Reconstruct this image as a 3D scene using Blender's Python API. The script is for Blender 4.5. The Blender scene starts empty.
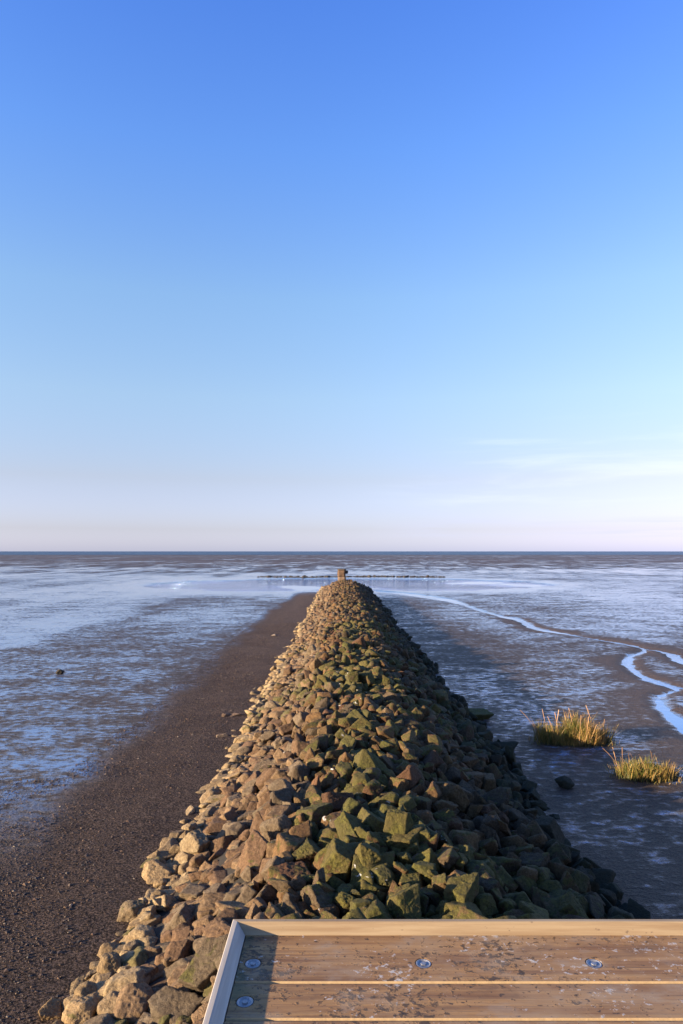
import bpy, bmesh, math, random
import numpy as np
from mathutils import Vector, Matrix
from mathutils.bvhtree import BVHTree

rng = np.random.default_rng(11)
random.seed(11)
S = bpy.context.scene
C = S.collection
CAM_Z = 5.0
DECK_Z = 4.2
F = 683.0
SUN_EL = math.radians(11.2)
SUN_DIR = Vector((-0.93, -0.37, 0)).normalized() * math.cos(SUN_EL) + Vector((0, 0, math.sin(SUN_EL)))  # towards the sun


def w2(px, py, h=5.0):
    k = h / (py - 551.0)
    return ((px - 341.5) * k, F * k)

# ------------------------------------------------------------------ noise
def _hash(ix, iy, iz, seed):
    h = (ix.astype(np.int64) * 374761393 + iy.astype(np.int64) * 668265263 + iz.astype(np.int64) * 2147483647 + seed * 144269) & 0xffffffff
    h = ((h ^ (h >> 13)) * 1274126177) & 0xffffffff
    h = h ^ (h >> 16)
    return (h & 0xffff) / 65535.0

def vnoise(p, seed=0):
    i = np.floor(p).astype(np.int64)
    f = p - i
    f = f * f * (3 - 2 * f)
    r = 0
    for dx in (0, 1):
        wx = f[:, 0] if dx else 1 - f[:, 0]
        for dy in (0, 1):
            wy = f[:, 1] if dy else 1 - f[:, 1]
            for dz in (0, 1):
                wz = f[:, 2] if dz else 1 - f[:, 2]
                r = r + wx * wy * wz * _hash(i[:, 0] + dx, i[:, 1] + dy, i[:, 2] + dz, seed)
    return r * 2 - 1

def fbm(p, octv=4, seed=0, gain=0.5):
    a, s, r = 1.0, 0.0, 0
    q = p.copy()
    for o in range(octv):
        r = r + a * vnoise(q, seed + o)
        s += a
        a *= gain
        q = q * 2.03 + 7.1
    return r / s

# ------------------------------------------------------------------ node helpers
def new_mat(name):
    m = bpy.data.materials.new(name)
    m.use_nodes = True
    nt = m.node_tree
    for n in list(nt.nodes):
        nt.nodes.remove(n)
    out = nt.nodes.new('ShaderNodeOutputMaterial')
    b = nt.nodes.new('ShaderNodeBsdfPrincipled')
    nt.links.new(b.outputs[0], out.inputs[0])
    return m, nt, b

class G:
    def __init__(s, nt):
        s.nt = nt
    def n(s, t, **kw):
        n = s.nt.nodes.new(t)
        for k, v in kw.items():
            setattr(n, k, v)
        return n
    def l(s, a, b):
        s.nt.links.new(a, b)
    def put(s, sock, v):
        if isinstance(v, bpy.types.NodeSocket):
            s.l(v, sock)
        else:
            sock.default_value = v
    def math(s, op, a, b=0.0, c=None, clamp=False):
        n = s.n('ShaderNodeMath', operation=op, use_clamp=clamp)
        s.put(n.inputs[0], a); s.put(n.inputs[1], b)
        if c is not None:
            s.put(n.inputs[2], c)
        return n.outputs[0]
    def mix(s, f, a, b, typ='MIX'):
        n = s.n('ShaderNodeMix', data_type='RGBA', blend_type=typ)
        s.put(n.inputs[0], f)
        s.put(n.inputs[6], a); s.put(n.inputs[7], b)
        return n.outputs[2]
    def ss(s, v, lo, hi, a=0.0, b=1.0):
        n = s.n('ShaderNodeMapRange', interpolation_type='SMOOTHSTEP')
        s.put(n.inputs[0], v); s.put(n.inputs[1], lo); s.put(n.inputs[2], hi); s.put(n.inputs[3], a); s.put(n.inputs[4], b)
        return n.outputs[0]
    def noise(s, vec, scale, detail=4, rough=0.55, dist=0.0):
        n = s.n('ShaderNodeTexNoise')
        s.l(vec, n.inputs['Vector'])
        n.inputs['Scale'].default_value = scale
        n.inputs['Detail'].default_value = detail
        n.inputs['Roughness'].default_value = rough
        n.inputs['Distortion'].default_value = dist
        return n.outputs['Fac']
    def voro(s, vec, scale, feature='F1'):
        n = s.n('ShaderNodeTexVoronoi', feature=feature)
        s.l(vec, n.inputs['Vector'])
        n.inputs['Scale'].default_value = scale
        return n.outputs['Distance']
    def map(s, vec, sc=(1, 1, 1), loc=(0, 0, 0), rot=(0, 0, 0)):
        n = s.n('ShaderNodeMapping')
        s.l(vec, n.inputs[0])
        n.inputs['Scale'].default_value = sc
        n.inputs['Location'].default_value = loc
        n.inputs['Rotation'].default_value = rot
        return n.outputs[0]
    def attr(s, name):
        return s.n('ShaderNodeAttribute', attribute_name=name)
    def bump(s, h, strength, dist, normal=None):
        n = s.n('ShaderNodeBump')
        s.put(n.inputs['Height'], h)
        s.put(n.inputs['Strength'], strength)
        n.inputs['Distance'].default_value = dist
        if normal is not None:
            s.l(normal, n.inputs['Normal'])
        return n.outputs[0]

def rgb(r, g, b):
    return (r, g, b, 1)

# ------------------------------------------------------------------ materials
def mat_rock():
    m, nt, b = new_mat('rock')
    g = G(nt)
    co = g.n('ShaderNodeNewGeometry')
    pos = g.n('ShaderNodeTexCoord').outputs['Object']
    tint = g.attr('tint').outputs['Color']
    prm = g.n('ShaderNodeSeparateColor'); g.l(g.attr('prm').outputs['Color'], prm.inputs[0])
    moss_a, drop_a, damp_a = prm.outputs[0], prm.outputs[1], prm.outputs[2]
    n1 = g.noise(pos, 4.5, 5, 0.6, 0.3)
    n2 = g.noise(pos, 22, 5, 0.7)
    n3 = g.noise(pos, 85, 3, 0.7)
    c = g.mix(g.ss(n1, 0.3, 0.7), g.mix(0.5, tint, rgb(0.6, 0.5, 0.42), 'MULTIPLY'), tint)
    c = g.mix(g.ss(n2, 0.35, 0.68), g.mix(0.55, c, rgb(0.16, 0.12, 0.10), 'MULTIPLY'), c)
    spk = g.ss(n3, 0.58, 0.74)
    c = g.mix(g.math('MULTIPLY', spk, 0.42), c, rgb(0.5, 0.44, 0.36))
    dk = g.ss(n3, 0.4, 0.25)
    c = g.mix(g.math('MULTIPLY', dk, 0.5), c, rgb(0.05, 0.04, 0.035))
    # moss and algae
    sep = g.n('ShaderNodeSeparateXYZ'); g.l(co.outputs['Normal'], sep.inputs[0])
    up = g.ss(sep.outputs[2], -0.25, 0.75)
    mn = g.noise(pos, 7, 5, 0.65, 0.5)
    thr = g.math('SUBTRACT', 0.86, g.math('MULTIPLY', moss_a, 0.62))
    mf = g.ss(g.math('ADD', g.math('MULTIPLY', up, 0.2), mn), thr, g.math('ADD', thr, 0.11))
    mosscol = g.mix(g.ss(n2, 0.3, 0.7), rgb(0.030, 0.034, 0.010), rgb(0.15, 0.15, 0.025))
    mosscol = g.mix(g.ss(n1, 0.35, 0.65), mosscol, rgb(0.095, 0.085, 0.025))
    c = g.mix(g.math('MULTIPLY', mf, 0.75), c, mosscol)
    # tidal damp staining
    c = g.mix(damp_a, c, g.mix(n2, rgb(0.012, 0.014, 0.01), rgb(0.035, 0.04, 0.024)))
    # bird droppings
    dn = g.noise(pos, 9, 4, 0.6, 1.0)
    dthr = g.math('SUBTRACT', 0.9, g.math('MULTIPLY', drop_a, 0.285))
    df = g.math('MULTIPLY', g.ss(dn, dthr, g.math('ADD', dthr, 0.035)), g.ss(sep.outputs[2], 0.2, 0.6))
    c = g.mix(df, c, rgb(0.62, 0.62, 0.6))
    g.l(c, b.inputs['Base Color'])
    b.inputs['Roughness'].default_value = 0.82
    b.inputs['Specular IOR Level'].default_value = 0.3
    hgt = g.math('ADD', g.math('MULTIPLY', n2, 0.7), g.math('MULTIPLY', n3, 0.3))
    b1 = g.bump(n1, 0.5, 0.05)
    g.l(g.bump(hgt, 1.0, 0.045, b1), b.inputs['Normal'])
    return m

def mat_mud():
    m, nt, b = new_mat('wet_mud')
    g = G(nt)
    pos = g.n('ShaderNodeTexCoord').outputs['Object']
    sp = g.n('ShaderNodeSeparateColor'); g.l(g.attr('zone').outputs['Color'], sp.inputs[0])
    gravel0, wet, brown = sp.outputs[0], sp.outputs[1], sp.outputs[2]
    xyz = g.n('ShaderNodeSeparateXYZ'); g.l(pos, xyz.inputs[0])
    ydist = xyz.outputs[1]
    big = g.noise(pos, 0.05, 6, 0.62, 0.2)
    mid = g.noise(g.map(pos, (0.8, 1.3, 1)), 0.55, 6, 0.62, 0.3)
    sm = g.noise(g.map(pos, (1, 1.5, 1)), 3.0, 6, 0.66)
    fine = g.noise(pos, 22, 4, 0.7)
    vfine = g.noise(pos, 75, 2, 0.6)
    gn = g.math('ADD', g.math('MULTIPLY', mid, 0.5), g.math('MULTIPLY', sm, 0.5))
    gravel = g.ss(g.math('ADD', gravel0, g.math('MULTIPLY', g.math('SUBTRACT', gn, 0.5), 1.8)), 0.1, 0.98)
    # wetness pattern: film of water in the hollows
    patt = g.math('ADD', g.math('MULTIPLY', mid, 0.30), g.math('ADD', g.math('MULTIPLY', sm, 0.50), g.math('MULTIPLY', big, 0.20)))
    lvl = g.math('ADD', patt, g.math('MULTIPLY', g.math('SUBTRACT', wet, 0.53), 0.34))
    farn = g.noise(g.map(pos, (0.22, 0.06, 1)), 1.0, 6, 0.7)
    lvl = g.math('ADD', lvl, g.math('MULTIPLY', g.math('SUBTRACT', farn, 0.52), g.ss(ydist, 110, 200, 0.0, 0.75)))
    film = g.ss(lvl, 0.44, 0.54)
    pool = g.ss(lvl, 0.475, 0.585)
    ngr = g.math('SUBTRACT', 1.0, gravel)
    film = g.math('MULTIPLY', film, ngr)
    pool = g.math('MULTIPLY', pool, ngr)
    # colours
    dry = g.mix(g.ss(fine, 0.3, 0.7), rgb(0.035, 0.025, 0.022), rgb(0.10, 0.068, 0.054))
    wetc = g.mix(g.ss(sm, 0.3, 0.7), rgb(0.034, 0.029, 0.033), rgb(0.115, 0.088, 0.080))
    wetc = g.mix(pool, wetc, rgb(0.22, 0.34, 0.56))
    c = g.mix(film, dry, wetc)
    c = g.mix(g.math('MULTIPLY', brown, 0.8), c, g.mix(fine, rgb(0.11, 0.072, 0.05), rgb(0.19, 0.13, 0.10)))
    gv = g.mix(g.ss(g.noise(pos, 34, 4, 0.75), 0.42, 0.62), rgb(0.048, 0.036, 0.032), rgb(0.29, 0.21, 0.17))
    gv = g.mix(g.ss(g.noise(pos, 1.1, 5, 0.6), 0.35, 0.7), gv, g.mix(0.5, gv, rgb(0.6, 0.6, 0.65), 'MULTIPLY'))
    c = g.mix(gravel, c, gv)
    g.l(c, b.inputs['Base Color'])
    r = g.mix(film, rgb(0.6, 0, 0), rgb(0.36, 0, 0))
    r = g.mix(pool, r, rgb(0.09, 0, 0))
    r = g.mix(gravel, r, rgb(0.75, 0, 0))
    rs = g.n('ShaderNodeSeparateColor'); g.l(r, rs.inputs[0])
    g.l(rs.outputs[0], b.inputs['Roughness'])
    g.l(g.math('ADD', 1.36, g.math('MULTIPLY', film, 0.2)), b.inputs['IOR'])
    g.l(g.math('MULTIPLY', pool, 0.5), b.inputs['Metallic'])
    g.l(g.math('SUBTRACT', 0.6, g.math('MULTIPLY', gravel, 0.45)), b.inputs['Specular IOR Level'])
    h = g.math('ADD', g.math('MULTIPLY', sm, 0.6), g.math('MULTIPLY', fine, 0.16))
    flat = g.math('SUBTRACT', 1.0, g.math('MULTIPLY', pool, 0.93))
    b1 = g.bump(h, flat, 0.35)
    b2 = g.bump(g.math('ADD', fine, g.math('MULTIPLY', vfine, 0.5)), g.math('MULTIPLY', flat, g.math('ADD', 0.35, g.math('MULTIPLY', gravel, 0.5))), 0.035, b1)
    g.l(b2, b.inputs['Normal'])
    return m

def mat_water(name, ripple=0.06, scale=2.2, rough=0.04, col=(0.03, 0.045, 0.07), wind_gain=1.0, metal=0.0):
    m, nt, b = new_mat(name)
    g = G(nt)
    pos = g.n('ShaderNodeTexCoord').outputs['Object']
    b.inputs['Base Color'].default_value = rgb(*col)
    b.inputs['IOR'].default_value = 1.33
    b.inputs['Metallic'].default_value = metal
    b.inputs['Roughness'].default_value = rough
    area = g.ss(g.noise(pos, 0.09, 3, 0.5), 0.44, 0.58)
    n = g.noise(g.map(pos, (1, 1.6, 1)), scale, 4, 0.6)
    yy = g.n('ShaderNodeSeparateXYZ'); g.l(pos, yy.inputs[0])
    wind = g.math('MULTIPLY', g.ss(yy.outputs[1], 84, 94), g.ss(g.noise(pos, 0.06, 3, 0.5), 0.38, 0.5))
    b1 = g.bump(n, g.math('ADD', 0.12, area), ripple)
    g.l(g.bump(n, g.math('MULTIPLY', wind, wind_gain), 0.5, b1), b.inputs['Normal'])
    return m

def mat_wood(kind):
    m, nt, b = new_mat('timber_' + kind)
    g = G(nt)
    tc = g.n('ShaderNodeTexCoord')
    pos = tc.outputs['Object']
    if kind == 'deck':
        gr = g.noise(g.map(pos, (1.6, 40, 40)), 1.6, 6, 0.65, 0.6)
        fg = g.noise(g.map(pos, (5, 190, 60)), 1.5, 3, 0.6, 0.2)
        patch = g.noise(pos, 5.5, 4, 0.6)
        c = g.mix(g.ss(gr, 0.3, 0.68), rgb(0.22, 0.108, 0.042), rgb(0.44, 0.25, 0.095))
        c = g.mix(g.math('MULTIPLY', g.ss(fg, 0.5, 0.35), 0.35), c, rgb(0.17, 0.10, 0.06))
        c = g.mix(g.math('MULTIPLY', g.ss(patch, 0.45, 0.7), 0.6), c, rgb(0.42, 0.28, 0.15))
        # dark debris stains
        cl = g.noise(pos, 7.5, 3, 0.5)
        d = g.noise(g.map(pos, (52, 60, 60)), 1.0, 6, 0.68, 0.2)
        df = g.ss(g.math('ADD', d, g.math('MULTIPLY', cl, 0.5)), 0.80, 0.89)
        c = g.mix(g.math('MULTIPLY', df, 0.85), c, rgb(0.06, 0.038, 0.022))
        d2 = g.noise(g.map(pos, (70, 110, 80)), 1.0, 3, 0.6, 0.5)
        c = g.mix(g.math('MULTIPLY', g.ss(g.math('ADD', d2, g.math('MULTIPLY', cl, 0.2)), 0.71, 0.76), 0.85), c, rgb(0.035, 0.025, 0.02))
        # droppings
        w = g.noise(g.map(pos, (48, 56, 60), (3.3, 5.1, 0)), 1.0, 6, 0.72, 0.15)
        wcl = g.noise(pos, 5.0, 2, 0.5)
        wf = g.ss(g.math('ADD', w, g.math('MULTIPLY', wcl, 0.5)), 0.87, 0.91)
        c = g.mix(g.math('MULTIPLY', wf, 0.85), c, rgb(0.6, 0.58, 0.56))
        ck = g.noise(g.map(pos, (3.2, 210, 60), (1, 2, 3)), 1.0, 3, 0.55)
        c = g.mix(g.math('MULTIPLY', g.ss(ck, 0.64, 0.70), 0.75), c, rgb(0.06, 0.035, 0.02))
        pl = g.noise(g.map(pos, (9, 16, 16), (7, 1, 3)), 1.0, 5, 0.65)
        c = g.mix(g.math('MULTIPLY', g.ss(pl, 0.5, 0.66), 0.35), c, rgb(0.40, 0.33, 0.25))
        c = g.mix(g.math('MULTIPLY', g.ss(pl, 0.45, 0.3), 0.4), c, rgb(0.12, 0.07, 0.04))
        # green algae in the sheltered corner by the side rim
        sx = g.n('ShaderNodeSeparateXYZ'); g.l(pos, sx.inputs[0])
        al = g.math('MULTIPLY', g.ss(sx.outputs[0], 0.11, 0.02), g.ss(g.noise(pos, 16, 4, 0.6), 0.4, 0.65))
        c = g.mix(g.math('MULTIPLY', al, 0.6), c, rgb(0.07, 0.10, 0.03))
        g.l(c, b.inputs['Base Color'])
        h = g.math('ADD', g.math('MULTIPLY', gr, 0.5), g.math('ADD', g.math('MULTIPLY', df, 0.6), g.math('MULTIPLY', wf, 0.4)))
        g.l(g.bump(g.math('ADD', h, g.math('MULTIPLY', fg, 0.25)), 0.7, 0.0028), b.inputs['Normal'])
        b.inputs['Roughness'].default_value = 0.6
    elif kind == 'rim':
        gr = g.noise(g.map(pos, (1.4, 30, 30)), 2.0, 6, 0.62, 0.5)
        c = g.mix(g.ss(gr, 0.3, 0.7), rgb(0.32, 0.22, 0.12), rgb(0.46, 0.35, 0.21))
        kn = g.noise(g.map(pos, (9, 22, 22)), 1.0, 3, 0.5, 0.8)
        c = g.mix(g.math('MULTIPLY', g.ss(kn, 0.69, 0.75), 0.6), c, rgb(0.22, 0.11, 0.045))
        st = g.noise(g.map(pos, (34, 60, 60)), 1.0, 3, 0.6)
        c = g.mix(g.math('MULTIPLY', g.ss(st, 0.68, 0.73), 0.6), c, rgb(0.10, 0.07, 0.05))
        g.l(c, b.inputs['Base Color'])
        g.l(g.bump(gr, 0.5, 0.002), b.inputs['Normal'])
        b.inputs['Roughness'].default_value = 0.55
    elif kind == 'rimgrey':
        gr = g.noise(g.map(pos, (30, 1.4, 30)), 2.0, 6, 0.62, 0.5)
        c = g.mix(g.ss(gr, 0.3, 0.7), rgb(0.40, 0.36, 0.31), rgb(0.56, 0.52, 0.46))
        g.l(c, b.inputs['Base Color'])
        g.l(g.bump(gr, 0.5, 0.002), b.inputs['Normal'])
        b.inputs['Roughness'].default_value = 0.6
    else:
        gr = g.noise(g.map(pos, (20, 20, 1.2)), 2.0, 6, 0.62, 0.5)
        c = g.mix(g.ss(gr, 0.3, 0.7), rgb(0.13, 0.09, 0.06), rgb(0.27, 0.2, 0.14))
        g.l(c, b.inputs['Base Color'])
        g.l(g.bump(gr, 0.5, 0.004), b.inputs['Normal'])
        b.inputs['Roughness'].default_value = 0.8
    return m

def mat_plain(name, col, rough=0.6, metal=0.0, nscale=60, var=0.3, bump=0.3):
    m, nt, b = new_mat(name)
    g = G(nt)
    pos = g.n('ShaderNodeTexCoord').outputs['Object']
    n = g.noise(pos, nscale, 5, 0.65)
    c = g.mix(n, rgb(*[v * (1 - var) for v in col]), rgb(*[min(1, v * (1 + var)) for v in col]))
    g.l(c, b.inputs['Base Color'])
    b.inputs['Roughness'].default_value = rough
    b.inputs['Metallic'].default_value = metal
    g.l(g.bump(n, bump, 0.3 / nscale), b.inputs['Normal'])
    return m

def mat_vcol(name, rough=0.6, trans=0.0):
    m, nt, b = new_mat(name)
    g = G(nt)
    pos = g.n('ShaderNodeTexCoord').outputs['Object']
    n = g.noise(pos, 40, 3, 0.6)
    c = g.mix(g.math('MULTIPLY', n, 0.5), g.attr('tint').outputs['Color'], rgb(0.45, 0.4, 0.35), 'MULTIPLY')
    g.l(c, b.inputs['Base Color'])
    b.inputs['Roughness'].default_value = rough
    return m

M_ROCK = mat_rock(); M_MUD = mat_mud()
M_CREEK = mat_water('creek_water', 0.02, 3.0, 0.05, (0.26, 0.42, 0.72), 2.5, 0.7)
M_SEA = mat_water('sea_water', 6.0, 0.12, 0.35, (0.015, 0.045, 0.11))
M_DECK = mat_wood('deck'); M_RIM = mat_wood('rim'); M_RIMG = mat_wood('rimgrey'); M_POST = mat_wood('post')
M_EDGE = mat_plain('timber_fresh_edge', (0.5, 0.36, 0.2), 0.6, 0, 80, 0.25)
M_STEEL = mat_plain('galvanised_steel', (0.36, 0.37, 0.40), 0.5, 0.7, 330, 0.75, 0.6)
M_DARK = mat_plain('bolt_recess', (0.02, 0.018, 0.016), 0.9)
M_GRASS = mat_vcol('grass_blade', 0.55)
M_PEB = mat_vcol('pebble', 0.6)

# ------------------------------------------------------------------ mesh helpers
def mesh_np(name, V, Fa, mat, parent=None, smooth=True, attrs=None, loc=None):
    """Fa: (n,k) array of equal-size faces"""
    me = bpy.data.meshes.new(name)
    V = np.asarray(V, dtype=np.float32); Fa = np.asarray(Fa, dtype=np.int32)
    k = Fa.shape[1]
    me.vertices.add(len(V)); me.vertices.foreach_set('co', V.ravel())
    me.loops.add(Fa.size); me.loops.foreach_set('vertex_index', Fa.ravel())
    me.polygons.add(len(Fa)); me.polygons.foreach_set('loop_start', np.arange(len(Fa), dtype=np.int32) * k)
    me.polygons.foreach_set('loop_total', np.full(len(Fa), k, dtype=np.int32))
    me.polygons.foreach_set('use_smooth', np.full(len(Fa), smooth, dtype=bool))
    me.update(calc_edges=True)
    for an, av in (attrs or {}).items():
        a = me.attributes.new(an, 'FLOAT_COLOR', 'POINT')
        av = np.asarray(av, dtype=np.float32)
        if av.shape[1] == 3:
            av = np.concatenate([av, np.ones((len(av), 1), np.float32)], 1)
        a.data.foreach_set('color', av.ravel())
    me.materials.append(mat)
    o = bpy.data.objects.new(name, me); C.objects.link(o)
    if loc is not None: o.location = loc
    if parent: o.parent = parent
    return o

def bm_obj(name, bm, mats, parent=None, loc=None, smooth=False):
    me = bpy.data.meshes.new(name)
    bmesh.ops.recalc_face_normals(bm, faces=bm.faces)
    bm.to_mesh(me); bm.free()
    for m in (mats if isinstance(mats, (list, tuple)) else [mats]):
        me.materials.append(m)
    if smooth:
        for p in me.polygons: p.use_smooth = True
    o = bpy.data.objects.new(name, me); C.objects.link(o)
    if loc is not None: o.location = loc
    if parent: o.parent = parent
    return o

def tag(o, label, cat=None, group=None, kind=None):
    if label: o['label'] = label
    if cat: o['category'] = cat
    if group: o['group'] = group
    if kind: o['kind'] = kind
    return o

def ico(level):
    bm = bmesh.new(); bmesh.ops.create_icosphere(bm, subdivisions=level, radius=1.0)
    V = np.array([v.co[:] for v in bm.verts]); Fa = np.array([[v.index for v in f.verts] for f in bm.faces])
    bm.free()
    return V / np.linalg.norm(V, axis=1)[:, None], Fa
ICO = {l: ico(l) for l in (1, 2, 3, 4, 5, 6)}

# ------------------------------------------------------------------ rock prototypes (radial functions)
NP = 72
KINDS = ['slab', 'block', 'wedge', 'rounded']
PROTO = []
for i in range(NP):
    kind = KINDS[[0, 1, 1, 2, 2, 3, 0, 1][i % 8]]
    r = np.random.default_rng(500 + i)
    nk = {'slab': 8, 'block': 8, 'wedge': 6, 'rounded': 13}[kind]
    nn = r.normal(size=(nk, 3)); nn /= np.linalg.norm(nn, axis=1)[:, None]
    # spread normals apart a little
    for _ in range(30):
        d = nn[:, None] - nn[None]; q = (d ** 2).sum(-1) + np.eye(nk)
        nn = nn + 0.03 * (d / q[..., None] ** 1.5).sum(1); nn /= np.linalg.norm(nn, axis=1)[:, None]
    dd = r.uniform(0.62, 0.95, nk)
    asp = {'slab': (1.12, 0.85, 0.48), 'block': (1.0, 0.84, 0.74), 'wedge': (1.15, 0.78, 0.66), 'rounded': (1.0, 0.86, 0.72)}[kind]
    asp = np.array(asp) * r.uniform(0.9, 1.1, 3)
    PROTO.append(dict(kind=kind, n=nn, d=dd, p={'rounded': 18}.get(kind, r.uniform(34, 90)), asp=asp, seed=i, cache={}))

def proto_verts(i, level):
    P = PROTO[i]
    if level in P['cache']:
        return P['cache'][level]
    D = ICO[level][0]
    t = np.clip(D @ P['n'].T, 0.02, None) / P['d']
    r = (t ** P['p']).sum(1) ** (-1.0 / P['p'])
    r = np.minimum(r, 1.35)
    V = D * r[:, None]
    if level >= 3:
        nz = fbm(V * 2.2 + i * 3.7, 3, i) * 0.075
        if level >= 4:
            rid = np.abs(fbm(V * 4.5 + i * 1.3, 4, i + 77)) * 0.10
            nz = nz - rid * 1.3 + 0.02 + fbm(V * 13 + i, 3, i + 5) * 0.04
        V = V * (1 + nz)[:, None]
    V = V * P['asp']
    P['cache'][level] = V
    return V

# ------------------------------------------------------------------ groyne pack (rocks dropped one by one on a height field)
Y0, Y1 = -4.0, 96.0
X0, X1 = -4.7, 5.6
CS = 0.045
NX, NY = int((X1 - X0) / CS), int((Y1 - Y0) / CS)
gx = X0 + (np.arange(NX) + .5) * CS; gy = Y0 + (np.arange(NY) + .5) * CS
PX = [-3.75, -3.35, -2.6, -1.5, -0.6, 0.3, 1.35, 2.1, 3.3, 4.3, 4.8]
PZ = [-0.02, 0.20, 0.50, 0.88, 1.20, 1.34, 1.26, 0.98, 0.52, 0.12, -0.12]
def profile(x, y):
    x = np.asarray(x, float); y = np.asarray(y, float)
    wob = 0.16 * np.sin(y * 0.37 + 1) + 0.1 * np.sin(y * 0.93)
    x = x + np.where(x < -1.2, 0.28, 0.0) * np.clip((9.5 - y) / 3.0, 0, 1) * np.clip((-1.2 - x) / 1.5, 0, 1)
    x = x - np.where(x > 2.2, 0.25, 0.0) * np.clip((14 - y) / 4.0, 0, 1) * np.clip((x - 2.2) / 1.0, 0, 1)
    # rounded head at the far end
    t = np.clip((y - 90.0) / 6.0, 0, 1)
    sc = np.sqrt(np.clip(1 - t * t, 0.0001, 1))
    z = np.interp((x - wob * 0.5) / np.maximum(sc, .02), PX, PZ, left=-0.3, right=-0.3)
    z = z * np.where(t > 0, sc, 1)
    z = z + 0.05 * np.sin(x * 2.1 + y * 1.3) * np.cos(y * 0.8 - x)
    return z
GX, GY = np.meshgrid(gx, gy, indexing='ij')
TGT = profile(GX, GY)
H = TGT - 0.5
H = np.maximum(H, -0.05)
rocks = []   # proto, scale, rot(3x3), pos(3)
def rotmat(rs, x, y, left):
    # short axis near the slope normal, then jitter
    e = 0.15
    nx = -(profile(x + e, y) - profile(x - e, y)) / (2 * e)
    up = np.array([nx, 0, 1.0]); up /= np.linalg.norm(up)
    sig = 0.24 if left else 0.8
    up = up + rs.normal(size=3) * sig; up /= np.linalg.norm(up)
    a = rs.normal(size=3); a -= up * (a @ up); a /= np.linalg.norm(a)
    bb = np.cross(up, a)
    return np.stack([a, bb, up], 1)

FLATS = [i for i in range(NP) if PROTO[i]['kind'] in ('slab', 'rounded')]
def pack():
    rs = np.random.default_rng(5)
    CH = 3.0
    y = Y0
    while y < Y1 - 0.5:
        ya, yb = y, min(y + CH, Y1 - 0.3)
        area = (yb - ya) * 8.3
        fails = 0; placed = 0
        big_phase = int(area * 2.2)
        limit = int(area * (22 if y < 30 else 17))
        while fails < 30 and placed < limit:

            K = 14
            cx = rs.uniform(-3.95, 4.8, K); cy = rs.uniform(ya, yb, K)
            # favour deficits
            ii = ((cx - X0) / CS).astype(int); jj = ((cy - Y0) / CS).astype(int)
            defi = TGT[ii, jj] - H[ii, jj]
            o = np.argsort(-defi)[:6]
            cx, cy = cx[o], cy[o]
            left = cx[0] < -1.3
            same = (cx < -1.3) == left
            cx, cy = cx[same], cy[same]
            pi = rs.integers(NP)
            if left and rs.random() < 0.8 and PROTO[pi]['kind'] not in ('slab', 'rounded'):
                pi = int(rs.choice(FLATS))
            if placed < big_phase and y < 40:
                s = 0.5 * rs.uniform(0.33, 0.58)
            else:
                s = 0.5 * np.clip(rs.lognormal(math.log(0.30 if y < 35 else 0.29), 0.32), 0.16, 0.55)
            R = rotmat(rs, cx[0], cy[0], cx[0] < -1.2)
            V = (proto_verts(pi, 2) * s) @ R.T
            ci = np.floor(V[:, 0] / CS + .5).astype(int); cj = np.floor(V[:, 1] / CS + .5).astype(int)
            mi, mj = ci.min(), cj.min()
            w, h = ci.max() - mi + 1, cj.max() - mj + 1
            bot = np.full((w, h), np.inf); top = np.full((w, h), -np.inf)
            np.minimum.at(bot, (ci - mi, cj - mj), V[:, 2]); np.maximum.at(top, (ci - mi, cj - mj), V[:, 2])
            ok = np.isfinite(bot)
            ai, aj = np.nonzero(ok)
            bi = bot[ok]; ti = top[ok]
            best = None
            for k in range(len(cx)):
                i0 = int((cx[k] - X0) / CS) + mi; j0 = int((cy[k] - Y0) / CS) + mj
                if i0 < 0 or j0 < 0 or i0 + w >= NX or j0 + h >= NY:
                    continue
                Hs = H[i0 + ai, j0 + aj]
                dz = Hs - bi
                z = np.partition(dz, -4)[-4] - (0.5 if left else 0.18) * s
                tg = profile(cx[k], cy[k])
                exc = z - tg
                if best is None or exc < best[0]:
                    best = (exc, z, k, i0, j0)
            if best is None or (best[0] > 0.03 + 0.10 * s and not (best[1] < s * 0.75 and (-3.4 if ya > 8.5 else -3.65) < cx[best[2]] < 4.2)):
                fails += 1
                continue
            fails = 0 if placed < area * 4 else max(0, fails - 2)
            exc, z, k, i0, j0 = best
            cur = H[i0 + ai, j0 + aj]
            H[i0 + ai, j0 + aj] = np.maximum(cur, z + ti)
            px = X0 + (i0 - mi + .5) * CS; py = Y0 + (j0 - mj + .5) * CS
            rocks.append((pi, s, R, np.array([px, py, z])))
            placed += 1
        y = yb
pack()
print('rocks', len(rocks))

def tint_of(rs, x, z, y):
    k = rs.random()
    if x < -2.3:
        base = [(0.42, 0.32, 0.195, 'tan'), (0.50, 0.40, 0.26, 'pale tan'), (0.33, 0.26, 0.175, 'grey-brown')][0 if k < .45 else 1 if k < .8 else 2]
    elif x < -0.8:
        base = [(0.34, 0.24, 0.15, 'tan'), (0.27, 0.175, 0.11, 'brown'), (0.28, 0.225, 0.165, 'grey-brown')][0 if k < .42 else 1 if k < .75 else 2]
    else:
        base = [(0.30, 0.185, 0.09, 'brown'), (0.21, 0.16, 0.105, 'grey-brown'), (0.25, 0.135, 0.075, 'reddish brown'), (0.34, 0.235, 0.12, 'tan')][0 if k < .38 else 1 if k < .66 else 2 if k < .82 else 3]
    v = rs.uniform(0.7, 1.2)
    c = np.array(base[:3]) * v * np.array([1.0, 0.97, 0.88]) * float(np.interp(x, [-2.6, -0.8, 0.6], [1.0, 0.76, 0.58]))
    return c, base[3]

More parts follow.
